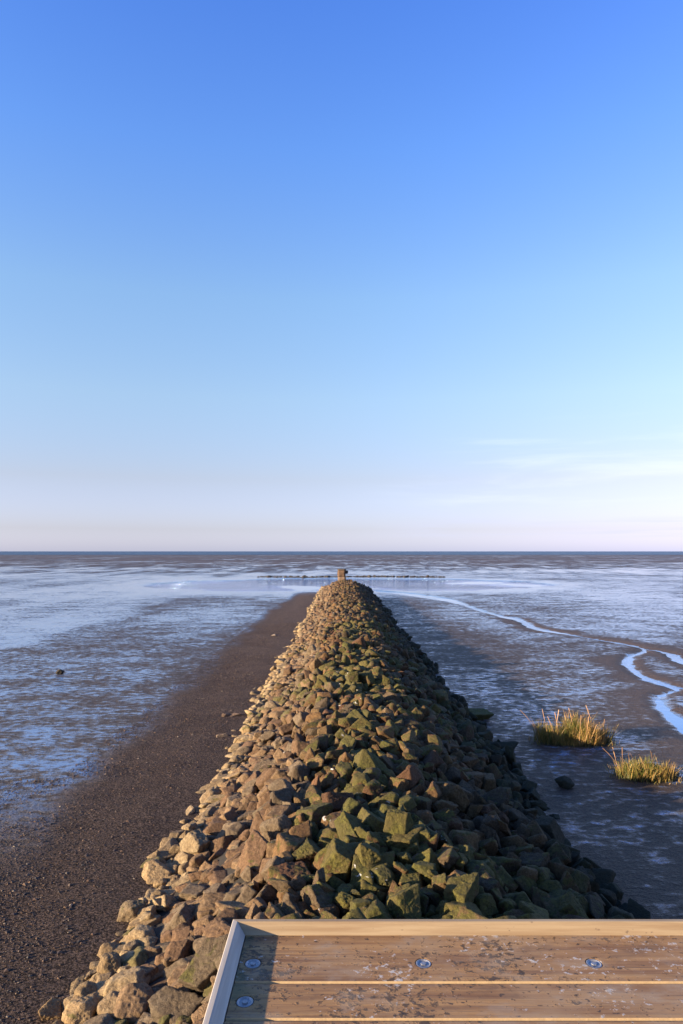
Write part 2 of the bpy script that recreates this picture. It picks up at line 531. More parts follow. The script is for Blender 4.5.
rsr = np.random.default_rng(77)
info = []
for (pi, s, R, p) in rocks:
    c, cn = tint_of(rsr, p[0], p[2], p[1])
    patch = float(vnoise(np.array([[p[0] * 0.5, p[1] * 0.35, 3.0]]), 9)[0])
    mz = np.interp(p[0], [-3.5, -1.6, -0.4, 0.4, 1.8, 3.5], [0.0, 0.03, 0.22, 0.50, 0.36, 0.28])
    moss = np.clip(mz + 0.35 * patch + rsr.normal() * 0.16, 0, 1) * np.interp(p[1], [0, 25, 60, 90], [1, 1, .55, .3])
    if p[0] < -1.4 and rsr.random() < 0.06 and p[1] < 9: moss = 0.6
    drop = 1.0 if rsr.random() < (0.09 if -1.2 < p[0] < 1.9 else 0.0) else 0.0
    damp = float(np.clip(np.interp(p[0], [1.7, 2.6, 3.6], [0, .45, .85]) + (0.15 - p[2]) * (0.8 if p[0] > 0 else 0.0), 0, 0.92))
    if p[0] < -3.0 and p[2] < 0.0: damp = 0.25
    info.append((c, cn, moss, drop, damp))

def rock_geo(k, level):
    pi, s, R, p = rocks[k]
    return (proto_verts(pi, level) * s) @ R.T

def merge(idx, level_of, name, label):
    Vs, Fs, T, P = [], [], [], []
    off = 0
    for k in idx:
        L = level_of(k)
        V = rock_geo(k, L) + rocks[k][3]
        Vs.append(V); Fs.append(ICO[L][1] + off); off += len(V)
        c, cn, mo, dr, da = info[k]
        T.append(np.tile(c, (len(V), 1))); P.append(np.tile([mo, dr, da], (len(V), 1)))
    return Vs, Fs, T, P

# visibility count by ray casting from the photographed viewpoint (only to decide which rocks become single objects)
near = [k for k in range(len(rocks)) if 4.0 < rocks[k][3][1] < 34]
Vs, Fs, off, owner = [], [], 0, []
for k in near:
    V = rock_geo(k, 2) + rocks[k][3]; Vs.append(V); Fs.append(ICO[2][1] + off); off += len(V); owner += [k] * len(ICO[2][1])
V = np.concatenate(Vs); Fc = np.concatenate(Fs)
bvh = BVHTree.FromPolygons(V.tolist(), Fc.tolist(), epsilon=0.0)
cnt = {}
for py in range(640, 1024, 3):
    for px in range(20, 683, 3):
        d = Vector(((px - 341.5) / F, 1.0, -(py - 551.0) / F))
        t = (CAM_Z - DECK_Z - 0.02) / -d.z
        q = d * t
        if q.x > -0.225 and q.y < 1.46:
            continue
        hit = bvh.ray_cast(Vector((0, 0, CAM_Z)), d)
        if hit[0] is not None:
            k = owner[hit[2]]; cnt[k] = cnt.get(k, 0) + 1
rank = sorted(cnt, key=lambda k: -cnt[k])
single = rank[:300]
sset = set(single)
print('maxgroup', max(len(v) for v in groups.values())) if 0 else None; print('visible', len(cnt), 'smallest single px', cnt[single[-1]] * 9)

ORD = ['', 'second', 'third', 'fourth', 'fifth', 'sixth', 'seventh', 'eighth', 'ninth', 'tenth', 'eleventh', 'twelfth', 'thirteenth', 'fourteenth', 'fifteenth', 'sixteenth', 'seventeenth', 'eighteenth', 'nineteenth', 'twentieth']
def zone_of(x):
    if x < -2.7: return 'at the muddy left foot'
    if x < -1.3: return 'on the sunlit left slope'
    if x < 0.0: return 'left of the crest'
    if x < 1.5: return 'on the crest'
    if x < 2.6: return 'on the shaded right slope'
    return 'low on the shaded right side'
groups = {}
for k in single:
    pi, s, R, p = rocks[k]
    c, cn, mo, dr, da = info[k]
    sz = 'large' if s > 0.255 else ('small' if s < 0.175 else 'medium')
    shp = {'slab': 'slab', 'block': 'block', 'wedge': 'wedge stone', 'rounded': 'rounded stone'}[PROTO[pi]['kind']]
    if da > 0.5: col = 'dark damp'
    elif mo > 0.6: col = 'mossy green'
    elif mo > 0.35: col = cn + ' moss-flecked'
    else: col = 'bare ' + cn
    if dr > 0.5 and da < 0.5: col += ' white-spattered'
    groups.setdefault((sz, col, shp, zone_of(p[0])), []).append(k)
print('maxgroup', max(len(v) for v in groups.values()))
assert max(len(v) for v in groups.values()) <= 20
for key, ks in groups.items():
    ks.sort(key=lambda k: rocks[k][3][1])
    for n, k in enumerate(ks):
        sz, col, shp, zn = key
        near_t = '' if len(ks) == 1 else (', nearest the platform' if n == 0 else ', %s nearest the platform' % ORD[min(n, 19)])
        L = 5 if cnt[k] * 9 > 330 else 4
        if cnt[k] * 9 > 1600: L = 6
        V = rock_geo(k, L)
        zb = V[:, 2].min()
        loc = rocks[k][3] + np.array([0, 0, zb]); V = V - np.array([0, 0, zb])
        c, cn, mo, dr, da = info[k]
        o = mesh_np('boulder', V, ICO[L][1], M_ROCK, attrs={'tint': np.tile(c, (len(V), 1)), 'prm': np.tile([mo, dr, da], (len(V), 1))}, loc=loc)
        tag(o, '%s %s %s %s%s' % (sz, col, shp, zn, near_t), 'boulder', 'boulders piled on the groyne')

rest = [k for k in range(len(rocks)) if k not in sset]
def lev(k):
    y = rocks[k][3][1]
    return 4 if (k in cnt and y < 16) else 3 if 3 < y < 30 else 2
Vs, Fs, T, P = merge(rest, lev, '', '')
o = mesh_np('rubble', np.concatenate(Vs), np.concatenate(Fs), M_ROCK, attrs={'tint': np.concatenate(T), 'prm': np.concatenate(P)})
tag(o, 'countless smaller tan and mossy stones making up the rest of the long groyne', 'rubble', None, 'stuff')
# earth core under the stones
cx = np.linspace(-4.0, 4.8, 40); cy = np.linspace(-4.2, 95.5, 220)
A, B = np.meshgrid(cx, cy, indexing='ij')
Z = profile(A, B) - 0.46
Vc = np.stack([A, B, Z], -1).reshape(-1, 3)
idx = np.arange(40 * 220).reshape(40, 220)
Fq = np.stack([idx[:-1, :-1], idx[1:, :-1], idx[1:, 1:], idx[:-1, 1:]], -1).reshape(-1, 4)
core = mesh_np('groyne_core', Vc, Fq, mat_plain('silt_between_stones', (0.035, 0.03, 0.024), 0.9, 0, 12))
tag(core, 'dark silt bank beneath the stones of the groyne', None, None, 'structure')

# ------------------------------------------------------------------ ground
def axis_lin(a, b, st): return list(np.arange(a, b, st))
xs = axis_lin(-16, 22, 0.11)
g_ = 0.11; v = 22.0; R_ = []
while v < 9000: R_.append(v); g_ *= 1.09; v += g_
R_.append(9000)
g_ = 0.11; v = -16.0; L_ = []
while v > -9000: g_ *= 1.09; v -= g_; L_.append(v)
xs = np.array(sorted(L_) + xs + R_)
ys = axis_lin(5, 52, 0.12) + axis_lin(52, 140, 0.32)
g_ = 0.32; v = 140.0; R_ = []
while v < 1100: R_.append(v); g_ *= 1.03; v += g_
R_ += [1100, 2000, 9000]
ys = np.array(sorted([-400, -150, -60, -25, -10, -4, -1, 1, 2.5, 3.8]) + ys + R_)
XX, YY = np.meshgrid(xs, ys, indexing='ij')
# creek polyline (world)
cpx = [(352, 589, 2.2), (400, 593, 2.4), (436, 598, 2.6), (456, 602, 1.0), (483, 611, .5), (505, 616.5, .45), (521, 620, .6), (532, 626.5, 1.0), (548, 630.5, .75), (566, 633.5, .55), (590, 638, .5),
       (612, 641.5, .45), (634, 645.5, .45), (645, 650, .55), (633, 655, .65), (627, 660, .75), (631, 666.5, .6), (641, 674.5, .55), (655, 680.5, .5), (672, 685.5, .4), (676, 689.5, .35), (665, 693, .45), (659, 697, .5), (661, 704, .5), (668, 712, .5), (684, 724, .6), (716, 746, .6), (775, 770, .6)]
br2 = [(645, 648.5, .4), (659, 650.5, .35), (671, 654, .45), (679, 660, .55), (692, 664, .9), (740, 672, 1.1)]
br3 = [(672, 685.5, .3), (690, 688, .35), (740, 690, .4)]
def world_line(pts):
    P = [(*w2(a, b), w) for a, b, w in pts]
    out = []
    n = len(P)
    for i in range(n - 1):      # catmull-rom
        p0, p1, p2, p3 = [np.array(P[max(0, min(n - 1, j))]) for j in (i - 1, i, i + 1, i + 2)]
        for t in np.linspace(0, 1, 12, endpoint=False):
            out.append(0.5 * ((2 * p1) + (-p0 + p2) * t + (2 * p0 - 5 * p1 + 4 * p2 - p3) * t * t + (-p0 + 3 * p1 - 3 * p2 + p3) * t ** 3))
    out.append(np.array(P[-1]))
    return np.array(out)
creeks = [world_line(c) for c in (cpx, br2, br3)]
msk = (XX > -2) & (XX < 60) & (YY > 8) & (YY < 120)
qx, qy = XX[msk], YY[msk]
dist = np.full(len(qx), 1e9); wd = np.ones(len(qx))
for L in creeks:
    for a, b_ in zip(L[:-1], L[1:]):
        vx, vy = b_[0] - a[0], b_[1] - a[1]
        t = np.clip(((qx - a[0]) * vx + (qy - a[1]) * vy) / (vx * vx + vy * vy + 1e-9), 0, 1)
        d = np.hypot(qx - a[0] - t * vx, qy - a[1] - t * vy)
        w = a[2] + (b_[2] - a[2]) * t
        s = d - w * 0.36
        u = s < dist
        dist[u] = s[u]; wd[u] = w[u]
SD = np.full(XX.shape, 50.0); SD[msk] = dist
p2 = np.stack([XX.ravel(), YY.ravel(), np.zeros(XX.size)], 1)
nz1 = fbm(p2 * 0.35, 4, 3).reshape(XX.shape)
nz2 = fbm(p2 * 2.1, 4, 8).reshape(XX.shape)
nz3 = fbm(p2 * 0.06, 4, 21).reshape(XX.shape)
SD = SD + nz2 * 0.13 + nz1 * 0.25
sst = lambda v, a, b: (lambda t: t * t * (3 - 2 * t))(np.clip((v - a) / (b - a), 0, 1))
near_f = sst(YY, 180, 90)
Zg = (0.012 * nz1 + 0.008 * nz2) * near_f + 0.006
Zg -= 0.13 * sst(SD, 0.5, -0.5)
# pools beside the far end of the groyne
def ell(cx, cy, rx, ry): return np.sqrt(((XX - cx) / rx) ** 2 + ((YY - cy) / ry) ** 2)
e1 = ell(-9, 104, 19, 21) + nz1 * .12 + nz3 * .3
e2 = ell(11, 105, 18, 18) + nz1 * .12 + nz3 * .3
pe = np.minimum(e1, e2)
Zg -= 0.15 * sst(pe, 1.1, 0.9)
# band of mud beside the groyne slopes up slightly to the stones
Zg += 0.04 * sst(XX, -5.0, -3.4) * (XX < 0) * near_f + 0.0
Zg[YY > 900] = -0.3
gravel = sst(XX + nz1 * 0.7 + 0.5 * nz3, -6.3, -4.6) * (XX < 0.5) * sst(YY, 92, 70)
gravel = np.maximum(gravel, sst(XX + nz1 * .6, -9.5, -5.0) * (XX < 0.5) * sst(YY, 17, 8) * 0.95)
wet = np.full(XX.shape, 0.52)
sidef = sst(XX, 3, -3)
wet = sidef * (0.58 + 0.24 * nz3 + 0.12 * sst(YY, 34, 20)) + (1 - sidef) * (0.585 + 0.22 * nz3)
wet += 0.10 * sst(YY, 60, 90) * sst(YY, 240, 160)
nz5 = fbm(p2 * np.array([0.05, 0.025, 1.0]), 4, 51, 0.7).reshape(XX.shape)
wet = wet + sst(YY, 120, 220) * (nz5 * 0.3 - 0.22 * sst(YY, 170, 400))
nzx = fbm(p2 * np.array([0.22, 0.018, 1.0]) + 3.3, 3, 61).reshape(XX.shape)
wet = wet + sidef * (0.27 * nzx - 0.02) * sst(YY, 14, 30)
wet = wet - 0.14 * sst(XX, 2.5, 3.5) * sst(XX, 10, 6.5) * sst(YY, 85, 60)  # duller mud by the groyne; wetness also cut to paint its shadow darker
# brown drier banks around the creek
bank = sst(SD + nz1 * 1.5, 1.6, 0.0) * sst(SD, -0.2, 0.2) * sst(YY, 62, 44) * np.clip(0.9 + nz1 * 1.0, 0, 1)
bank = np.maximum(bank, sst(ell(18.0, 30, 3.6, 5), 1.1, .7) * np.clip(.7 + nz1, 0, 1) * (SD > 0.1))
wet = wet - 0.5 * bank
wet = wet + 0.22 * sst(pe, 1.5, 1.1)
wet = wet + 0.3 * sst(SD, 0.35, 0.0) * (YY > 12)
far_b = sst(YY, 150, 320) * np.clip(0.7 - nz5 * 0.9, 0, 1) * 0.6
brown = np.clip(np.maximum(bank * 0.8, far_b), 0, 1)
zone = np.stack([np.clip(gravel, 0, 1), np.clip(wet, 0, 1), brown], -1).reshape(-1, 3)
ni, nj = XX.shape
idx = np.arange(ni * nj).reshape(ni, nj)
Fq = np.stack([idx[:-1, :-1], idx[1:, :-1], idx[1:, 1:], idx[:-1, 1:]], -1).reshape(-1, 4)
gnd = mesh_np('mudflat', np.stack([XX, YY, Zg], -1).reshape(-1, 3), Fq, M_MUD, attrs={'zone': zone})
tag(gnd, 'wide wet tidal mudflat with a gravelly brown band beside the groyne', None, None, 'structure')

def plane(name, x0, x1, y0, y1, z, mat, label):
    bm = bmesh.new()
    vs = [bm.verts.new(p) for p in ((x0, y0, 0), (x1, y0, 0), (x1, y1, 0), (x0, y1, 0))]
    bm.faces.new(vs)
    o = bm_obj(name, bm, mat, loc=(0, 0, z))
    return tag(o, label, None, None, 'structure')
plane('creek_water', -60, 75, 9, 170, -0.055, M_CREEK, 'shallow tidal creek and pools lying in the mud')
plane('sea_water', -9000, 9000, 905, 8990, -0.02, M_SEA, 'dark blue strip of sea along the horizon')

# ------------------------------------------------------------------ pebbles and shell bits on the gravel band
def pebbles():
    r = np.random.default_rng(3)
    n = 70000
    d = 7 + 40 * r.random(n) ** 2.2
    x = -3.0 - 3.2 * r.random(n) ** 0.9 - (d < 15) * r.random(n) * 3.2
    keep = r.random(n) < np.clip((x + 9.5) / 4, 0.05, 1)
    x, d = x[keep], d[keep]; n = len(x)
    oc = np.array([(1, 0, 0), (-1, 0, 0), (0, 1, 0), (0, -1, 0), (0, 0, 1), (0, 0, -1)], float)
    of = np.array([(0, 2, 4), (2, 1, 4), (1, 3, 4), (3, 0, 4), (2, 0, 5), (1, 2, 5), (3, 1, 5), (0, 3, 5)])
    s = np.clip(r.lognormal(math.log(0.010), 0.5, n), 0.004, 0.04)
    V = oc[None] * s[:, None, None] * r.uniform(0.6, 1.3, (n, 6, 1)) * np.array([1, 1, .55])
    an = r.uniform(0, 6.28, n); ca, sa = np.cos(an)[:, None], np.sin(an)[:, None]
    V = np.stack([V[..., 0] * ca - V[..., 1] * sa, V[..., 0] * sa + V[..., 1] * ca, V[..., 2]], -1)
    z = 0.006 + 0.04 * sst(x, -5, -3.4) + 0.003
    V += np.stack([x, d, z], -1)[:, None]
    Fa = of[None] + (np.arange(n) * 6)[:, None, None]
    pal = np.array([(0.05, 0.035, 0.03), (0.10, 0.065, 0.045), (0.18, 0.11, 0.06), (0.30, 0.24, 0.17), (0.03, 0.028, 0.03)])
    ci = r.choice(5, n, p=[.33, .3, .19, .05, .13])
    T = np.repeat(pal[ci], 6, axis=0)
    o = mesh_np('gravel', V.reshape(-1, 3), Fa.reshape(-1, 3), M_PEB, attrs={'tint': T}, smooth=False)
    tag(o, 'fine brown gravel and shell bits scattered over the dark mud band', 'gravel', None, 'stuff')
pebbles()

# ------------------------------------------------------------------ loose stones on the mud
def lone(px, py, size, proto, col, label, moss=0.0, damp=0.0, asp=(1, 1, 1), rot=0.3, sink=0.25):
    x, y = w2(px, py)
    V = proto_verts(proto, 5) * size * np.array(asp)
    c, s_ = math.cos(rot), math.sin(rot)
    V = V @ np.array([[c, -s_, 0], [s_, c, 0], [0, 0, 1]]).T
    zb = V[:, 2].min(); V[:, 2] -= zb
    hgt = V[:, 2].max()
    o = mesh_np('rock', V, ICO[5][1], M_ROCK, attrs={'tint': np.tile(col, (len(V), 1)), 'prm': np.tile([moss, 0, damp], (len(V), 1))}, loc=(x, y, -sink * hgt))
    tag(o, label, 'rock')
    return o
lone(565, 787, 0.21, 5, (0.05, 0.045, 0.04), 'dark weed-covered rock alone in the shaded mud near the grass', 0.1, 0.85, (1, 1, 1.1))
lone(477, 719, 0.36, 3, (0.15, 0.17, 0.09), 'pale green flat rock jutting out at the right foot of the groyne', 0.8, 0.1, (1.1, 1, .7), 0.1, 0.1)
lone(60, 674, 0.17, 1, (0.09, 0.07, 0.06), 'small dark brown rock alone far out on the left mudflat', 0, 0.4)
lone(275, 636, 0.19, 8, (0.42, 0.36, 0.3), 'small pale rock on the brown mud left of the distant groyne', 0, 0)
lone(236, 717, 0.20, 11, (0.25, 0.18, 0.13), 'flat brown rock lying loose just off the left foot', 0, 0, (1.3, .9, .5))
lone(226, 717.5, 0.13, 13, (0.2, 0.14, 0.1), 'small rusty stone next to the flat brown rock', 0, 0)
lone(50, 1018, 0.14, 2, (0.36, 0.25, 0.13), 'small yellow-brown stone in the bottom left corner of the gravel', 0, 0, (1, 1, 1), 0.8)
lone(222, 738, 0.15, 10, (0.36, 0.28, 0.2), 'small tan stone fallen from the left slope on to mud', 0, 0, (1.2, .9, .7))

# low sill of stones across the channel past the groyne
def sill():
    r = np.random.default_rng(9)
    Vs, Fs, T, P = [], [], [], []; off = 0
    for i in range(300):
        x = -16 + 36 * (i + r.random()) / 300
        if r.random() < 0.04: continue
        y = 131 + r.normal() * 0.8 + 0.02 * x + 1.5 * math.sin(x * 0.25)
        s = min(0.42, r.lognormal(math.log(0.17), 0.45))
        V = proto_verts(int(r.integers(NP)), 2) * s; V = V + np.array([x, y, 0.02 + 0.05 * r.random()])
        Vs.append(V); Fs.append(ICO[2][1] + off); off += len(V)
        T.append(np.tile(np.array([0.085, 0.072, 0.065]) * r.uniform(.6, 1.4), (len(V), 1))); P.append(np.tile([.2, 0, .1], (len(V), 1)))
    V = np.concatenate(Vs)
    o = mesh_np('stone_sill', V - np.array([0, 131, 0]), np.concatenate(Fs), M_ROCK, attrs={'tint': np.concatenate(T), 'prm': np.concatenate(P)}, loc=(0, 131, 0))
    tag(o, 'low dark row of stones crossing the water behind the far groyne end', 'stone sill')
sill()

# squat stone marker at the far tip
def marker():
    e = bpy.data.objects.new('stone_marker', None); C.objects.link(e)
    e.location = (0.05, 92.6, 1.15)
    tag(e, 'squat stone pillar with dark cap at the far tip of the groyne', 'marker')
    def rb(name, dims, cz, col, cx=0, cy=0, seed=0, parent=e, damp=0.0):
        bm = bmesh.new(); bmesh.ops.create_cube(bm, size=1)
        bmesh.ops.scale(bm, vec=dims, verts=bm.verts)
        bmesh.ops.bevel(bm, geom=bm.edges[:], offset=0.05, segments=2, affect='EDGES')
        bmesh.ops.subdivide_edges(bm, edges=bm.edges[:], cuts=4, use_grid_fill=True)
        V = np.array([v.co[:] for v in bm.verts])
        nz = fbm(V * 3 + seed, 3, seed)
        for v, n in zip(bm.verts, nz): v.co *= 1 + 0.26 * n
        bmesh.ops.translate(bm, vec=(cx, cy, cz), verts=bm.verts)
        o = bm_obj(name, bm, M_ROCK, parent, smooth=True)
        for an, val in (('tint', col), ('prm', (0.1, 0, damp))):
            a = o.data.attributes.new(an, 'FLOAT_COLOR', 'POINT')
            for d in a.data: d.color = (*val, 1)
        return o
    rb('base', (1.0, 0.95, 0.5), 0.1, (0.34, 0.25, 0.18), seed=1)
    rb('pillar', (1.05, 0.9, 0.95), 0.78, (0.26, 0.17, 0.11), -0.05, 0, 2)
    rb('cap', (1.1, 0.95, 0.2), 1.32, (0.17, 0.13, 0.10), -0.02, 0, 3, damp=0.15)
    rb('side_block', (0.36, 0.5, 0.42), 1.0, (0.14, 0.11, 0.10), 0.66, 0.05, 4, damp=0.2)
marker()

# ------------------------------------------------------------------ grass tussocks
def tuft(px, py, width, depth, height, n, label, seed, tall):
    r = np.random.default_rng(seed)
    x0, y0 = w2(px, py)
    Vs, Fs, T = [], [], []; off = 0
    for i in range(n):
        rr = math.sqrt(r.random()); a = r.uniform(0, 6.28)
        stray = r.random() < 0.12
        if stray: rr *= 1.35
        bx, by = rr * math.cos(a) * width / 2, rr * math.sin(a) * depth / 2
        bx += 0.08 * r.normal()
        edge = 1 - 0.2 * rr ** 4
        h = height * edge * r.uniform(0.4, 1.1) * (0.8 + 0.55 * float(vnoise(np.array([[bx * 3.3, by * 2.3, seed]]), 4)[0]))
        if stray: h *= 0.55
        lean = np.array([bx / width * 0.3 + r.normal() * 0.34 + 0.03, by / depth * 0.15 + r.normal() * 0.3])
        wid = r.uniform(0.003, 0.008)
        is_tall = i < tall
        if is_tall:
            h = height * r.uniform(1.15, 1.5); wid = 0.006; lean = lean * 0.7 + np.array([-0.18, 0])
        seg = 5
        an = r.uniform(0, 3.14); dx, dy = math.cos(an), math.sin(an)
        k = np.clip(r.random() * 0.7 + 0.15 + 0.45 * float(vnoise(np.array([[bx * 2.1, by * 2.1, seed + 9.5]]), 8)[0]), 0, 1)
        straw = np.array([(0.52, 0.30, 0.11), (0.42, 0.27, 0.08), (0.24, 0.20, 0.045), (0.13, 0.16, 0.03)][0 if k < .3 else 1 if k < .55 else 2 if k < .8 else 3]) * r.uniform(.8, 1.15)
        base = np.array([0.05, 0.06, 0.018])
        droop = r.uniform(0.0, 0.5)
        for j in range(seg + 1):
            t = j / seg
            c = np.array([bx + lean[0] * h * t * (0.6 + droop * t), by + lean[1] * h * t * (0.6 + droop * t), h * t * (1 - 0.16 * droop * t)])
            ww = wid * (1 - t) ** 0.7 + 0.0012
            if is_tall and t > 0.75: ww = 0.009
            Vs += [c - np.array([dx, dy, 0]) * ww, c + np.array([dx, dy, 0]) * ww]
            cc = base * (1 - min(1, t * 1.5)) + straw * min(1, t * 1.5)  # green blade base, its dark tone carried higher as painted shadow
            if is_tall: cc = np.array((0.42, 0.25, 0.14))
            T += [cc, cc]
        for j in range(seg):
            q = off + j * 2
            Fs.append((q, q + 1, q + 3, q + 2))
        off += 2 * (seg + 1)
    o = mesh_np('grass_tussock', np.array(Vs), np.array(Fs), M_GRASS, attrs={'tint': np.array(T)}, loc=(x0, y0, -0.01))
    tag(o, label, 'grass tussock')
tuft(574, 742, 1.8, 0.95, 0.64, 4200, 'wider golden cordgrass tussock standing in the shaded right mud', 41, 18)
tuft(647, 777, 1.2, 0.8, 0.50, 2500, 'smaller greenish grass tussock nearer the right edge of the view', 42, 12)

# ------------------------------------------------------------------ timber platform
pf = bpy.data.objects.new('viewing_platform', None); C.objects.link(pf)
pf.location = (-0.2305, 1.4505, 0.0)   # origin: left far corner, ground level
tag(pf, 'weathered brown wooden platform with a pale rim, spattered with droppings', 'platform')
W = 2.3; DEP = 3.4; LX = -0.2003 + 0.2305
PXo, PYo = pf.location.x, pf.location.y
def lb(name, x0, x1, y0, y1, z0, z1, mat, bev=0.0, parent=pf):
    bm = bmesh.new(); bmesh.ops.create_cube(bm, size=1)
    for v in bm.verts:
        v.co = Vector(((x0 + x1) / 2 + v.co.x * (x1 - x0), (y0 + y1) / 2 + v.co.y * (y1 - y0), (z0 + z1) / 2 + v.co.z * (z1 - z0)))
    if bev: bmesh.ops.bevel(bm, geom=bm.edges[:], offset=bev, segments=2, affect='EDGES')
    return bm_obj(name, bm, mat, parent)
# local coords: x from 0 (outer lip), y negative toward the camera; deck surface at DECK_Z
inner = 1.432 - PYo
lines = [1.432, 1.2648, 1.165, 0.998]
while lines[-1] > -1.7: lines.append(lines[-1] - (0.1 if len(lines) % 2 == 0 else 0.167))
screws_x = [-0.172, 0.159, 0.490, 0.82, 1.15, 1.48]
def plank(ya, yb, bolts):
    """ya far edge, yb near edge (world y); near long edge carries a pale chamfer"""
    ya -= PYo; yb -= PYo
    x0, x1 = LX + 0.002, LX + W - 0.05
    ch = 0.0085; gap = 0.0015
    yb += gap
    prof = [(ya, -0.004 + DECK_Z), (ya - 0.004, DECK_Z), (yb + 0.003, DECK_Z), (yb, DECK_Z - 0.008), (yb, DECK_Z - 0.034), (ya, DECK_Z - 0.034)]
    bm = bmesh.new()
    nseg = 1
    A = [bm.verts.new((x0, p[0], p[1])) for p in prof]; B = [bm.verts.new((x1, p[0], p[1])) for p in prof]
    n = len(prof)
    for i in range(n):
        f = bm.faces.new((A[i], A[(i + 1) % n], B[(i + 1) % n], B[i]))
        if i == 2: f.material_index = 1
        if i == 0: f.material_index = 1
    bm.faces.new(A[::-1]); bm.faces.new(B)
    o = bm_obj('plank', bm, [M_DECK, M_EDGE], pf)
    if bolts:
        cut = bmesh.new()
        for (bx, by) in bolts:
            bmesh.ops.create_cone(cut, cap_ends=True, segments=28, radius1=0.0165, radius2=0.0165, depth=0.012, matrix=Matrix.Translation((bx - PXo, by - PYo, DECK_Z + 0.006 - 0.0035)))
        co = bm_obj('cutter', cut, M_DARK, pf)
        md = o.modifiers.new('b', 'BOOLEAN'); md.object = co; md.operation = 'DIFFERENCE'; md.solver = 'EXACT'
        bpy.context.view_layer.update()
        dg = bpy.context.evaluated_depsgraph_get()
        me = bpy.data.meshes.new_from_object(o.evaluated_get(dg))
        o.modifiers.clear(); o.data = me
        cm = co.data; bpy.data.objects.remove(co); bpy.data.meshes.remove(cm)
        for (bx, by) in bolts:
            b_ = bmesh.new()
            zb = DECK_Z - 0.0035
            # dished washer with a raised rim and a hexagonal head
            rad = [0.0, 0.0055, 0.0055, 0.0105, 0.0132, 0.0148, 0.0148]
            zz = [0.0036, 0.0036, 0.0012, 0.0012, 0.0034, 0.0030, 0.0002]
            rings = []
            for q, (ra, z_) in enumerate(zip(rad, zz)):
                if ra == 0: rings.append([b_.verts.new((bx - PXo, by - PYo, zb + z_))]); continue
                seg = 24
                ring = []
                for k in range(seg):
                    a = 2 * math.pi * k / seg
                    rr = ra
                    if q in (1, 2): rr = ra * math.cos(math.pi / 6) / math.cos((a % (math.pi / 3)) - math.pi / 6)
                    ring.append(b_.verts.new((bx - PXo + rr * math.cos(a), by - PYo + rr * math.sin(a), zb + z_)))
                rings.append(ring)
            for q in range(1, len(rings)):
                for k in range(24):
                    if q == 1: b_.faces.new((rings[0][0], rings[1][k], rings[1][(k + 1) % 24]))
                    else: b_.faces.new((rings[q - 1][k], rings[q][k], rings[q][(k + 1) % 24], rings[q - 1][(k + 1) % 24]))
            bm_obj('bolt', b_, M_STEEL, o)
    return o
for i in range(len(lines) - 1):
    ymid = (lines[i] + lines[i + 1]) / 2
    if i == 0: bl = [(x, 1.325) for x in screws_x]
    elif i == 1: bl = [(-0.1715, 1.2126)]
    elif (i % 2) == 0: bl = [(x, ymid) for x in screws_x]
    else: bl = []
    plank(lines[i], lines[i + 1], bl)
ynear = lines[-1] - PYo
# bevelled rims: lip, sloping inner face, outer board
def rim(name, pts_outer, prof, mat):
    """prof: list of (inset, z) swept along the straight line with mitred ends"""
    bm = bmesh.new()
    (ax, ay, ix, iy), (bx, by, jx, jy) = pts_outer
    A = [bm.verts.new((ax + ix * u, ay + iy * u, DECK_Z + z)) for u, z in prof]
    B = [bm.verts.new((bx + jx * u, by + jy * u, DECK_Z + z)) for u, z in prof]
    n = len(prof)
    for i in range(n): bm.faces.new((A[i], A[(i + 1) % n], B[(i + 1) % n], B[i]))
    bm.faces.new(A[::-1]); bm.faces.new(B)
    return bm_obj(name, bm, mat, pf)
RP = [(0.0, 0.0165), (0.0015, 0.0185), (0.0105, 0.0190), (0.0125, 0.0180), (0.0300, 0.0006), (0.0300, -0.06), (0.0, -0.06)]
e = 0.0006
rim('rim_board', ((0, 0, 1, -1), (W, 0, -1, -1)), RP, M_RIM)
rim('rim_board', ((0, -0.0005, 1, -1), (0, ynear, 1, 0)), RP, M_RIMG)
rim('rim_board', ((W, -0.0005, -1, -1), (W, ynear, -1, 0)), RP, M_RIMG)
# carrying frame
for x in (0.035, W / 2 - .03, W - 0.095):
    lb('joist', x, x + 0.06, ynear + 0.02, -0.04, DECK_Z - 0.21, DECK_Z - 0.065 + 0.028, M_POST, 0.004)
for y in (-0.32, ynear + 0.35):
    lb('beam', 0.0, W, y - 0.04, y + 0.04, DECK_Z - 0.37, DECK_Z - 0.213, M_POST, 0.004)
    for x in (0.12, W - 0.12):
        lb('post', x - 0.07, x + 0.07, y - 0.07 , y + 0.07, -0.3, DECK_Z - 0.373, M_POST, 0.008)

# ------------------------------------------------------------------ sky, sun, camera
wld = bpy.data.worlds.new('World'); S.world = wld; wld.use_nodes = True
nt = wld.node_tree
for n in list(nt.nodes): nt.nodes.remove(n)
g = G(nt)
out = g.n('ShaderNodeOutputWorld'); bg = g.n('ShaderNodeBackground'); g.l(bg.outputs[0], out.inputs[0])
sky = g.n('ShaderNodeTexSky', sky_type='NISHITA')
sky.sun_disc = False; sky.sun_elevation = SUN_EL
sky.sun_rotation = math.atan2(SUN_DIR.x, SUN_DIR.y)
sky.air_density = 1.0; sky.dust_density = 0.6; sky.ozone_density = 2.2; sky.altitude = 0
tc = g.n('ShaderNodeTexCoord').outputs['Generated']
sx = g.n('ShaderNodeSeparateXYZ'); g.l(tc, sx.inputs[0])
el = sx.outputs[2]
cr = g.n('ShaderNodeValToRGB'); g.l(el, cr.inputs[0])
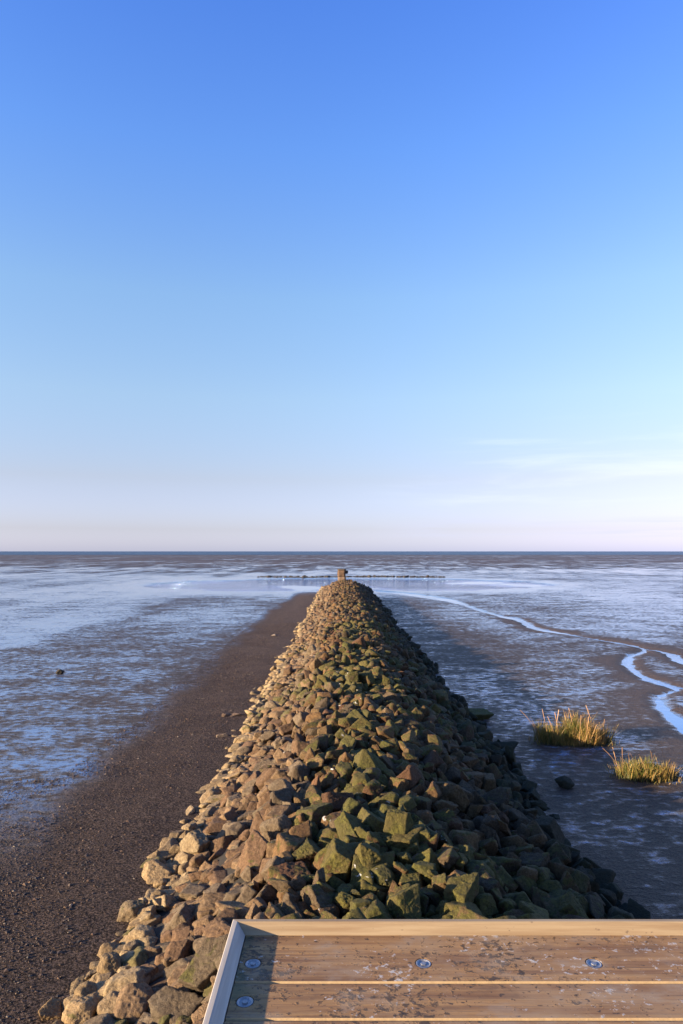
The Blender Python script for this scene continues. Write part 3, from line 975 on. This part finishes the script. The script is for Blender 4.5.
STOPS = [(0.0, (1.19, 1.37, 2.9)), (0.031, (1.03, 1.02, 1.78)), (0.103, (1.25, 1.02, 1.25)), (0.216, (1.53, 1.39, 1.46)), (0.345, (1.55, 1.6, 1.76)), (0.506, (1.14, 1.52, 2.3)), (0.628, (0.88, 1.33, 2.45)), (0.78, (0.6, 0.9, 1.45)), (1.0, (0.45, 0.7, 1.15))]
els = cr.color_ramp.elements
while len(els) < len(STOPS): els.new(0.5)
for e_, (p_, c_) in zip(els, STOPS):
    e_.position = p_
for e_, (p_, c_) in zip(els, STOPS):
    e_.color = (c_[0] / 3, c_[1] / 3, c_[2] / 3, 1)
vm = g.n('ShaderNodeVectorMath', operation='SCALE'); g.l(cr.outputs[0], vm.inputs[0]); vm.inputs[3].default_value = 3.0
vm2 = g.n('ShaderNodeVectorMath', operation='MULTIPLY'); g.l(vm.outputs[0], vm2.inputs[0]); g.l(sky.outputs[0], vm2.inputs[1])
vm3 = g.n('ShaderNodeVectorMath', operation='SCALE'); g.l(vm2.outputs[0], vm3.inputs[0]); g.l(g.ss(sx.outputs[1], -0.5, 0.25, 0.62, 1.0), vm3.inputs[3])
col = vm3.outputs[0]
col = g.mix(g.ss(sx.outputs[0], 0.0, 0.5), col, g.mix(1.0, col, rgb(1.055, 0.985, 1.0), 'MULTIPLY'))
# thin high cloud veils low in the sky
pv = g.map(tc, (1.6, 1.6, 16))
c1 = g.noise(pv, 1.5, 5, 0.55, 0.3)
c2 = g.noise(g.map(tc, (2.2, 2.2, 60), (4, 1, 0)), 1.6, 4, 0.55, 0.2)
side = g.ss(sx.outputs[0], -0.02, 0.25)
veil = g.math('MULTIPLY', g.math('MULTIPLY', side, g.ss(c1, 0.50, 0.72)), g.math('MULTIPLY', g.ss(el, 0.03, 0.10), g.ss(el, 0.26, 0.13)))
low = g.math('MULTIPLY', g.math('MULTIPLY', g.ss(sx.outputs[0], 0.0, 0.2), g.ss(c2, 0.46, 0.60)), g.math('MULTIPLY', g.ss(el, 0.014, 0.026), g.ss(el, 0.05, 0.036)))
col = g.mix(g.math('MULTIPLY', veil, 0.22), col, rgb(7.2, 7.4, 8.0))
col = g.mix(g.math('MULTIPLY', low, 0.45), col, rgb(3.9, 4.1, 5.3))
g.l(col, bg.inputs[0])
bg.inputs[1].default_value = 0.0775

sl = bpy.data.lights.new('sun', 'SUN'); sl.energy = 5.0; sl.angle = math.radians(0.5); sl.color = (1.0, 0.77, 0.50)
so = bpy.data.objects.new('sun', sl); C.objects.link(so)
so.rotation_euler = (-SUN_DIR).to_track_quat('-Z', 'Y').to_euler()

cam = bpy.data.cameras.new('camera'); co = bpy.data.objects.new('camera', cam); C.objects.link(co)
co.location = (0, 0, CAM_Z); co.rotation_euler = (math.pi / 2, 0, 0)
cam.sensor_fit = 'VERTICAL'; cam.sensor_height = 36; cam.sensor_width = 24; cam.lens = 24.0
cam.shift_y = 39.0 / 1024
cam.clip_start = 0.05; cam.clip_end = 20000
S.camera = co
S.render.resolution_x = 683; S.render.resolution_y = 1024
S.view_settings.view_transform = 'Standard'; S.view_settings.look = 'None'
S.view_settings.gamma = 1; S.view_settings.exposure = 1.33
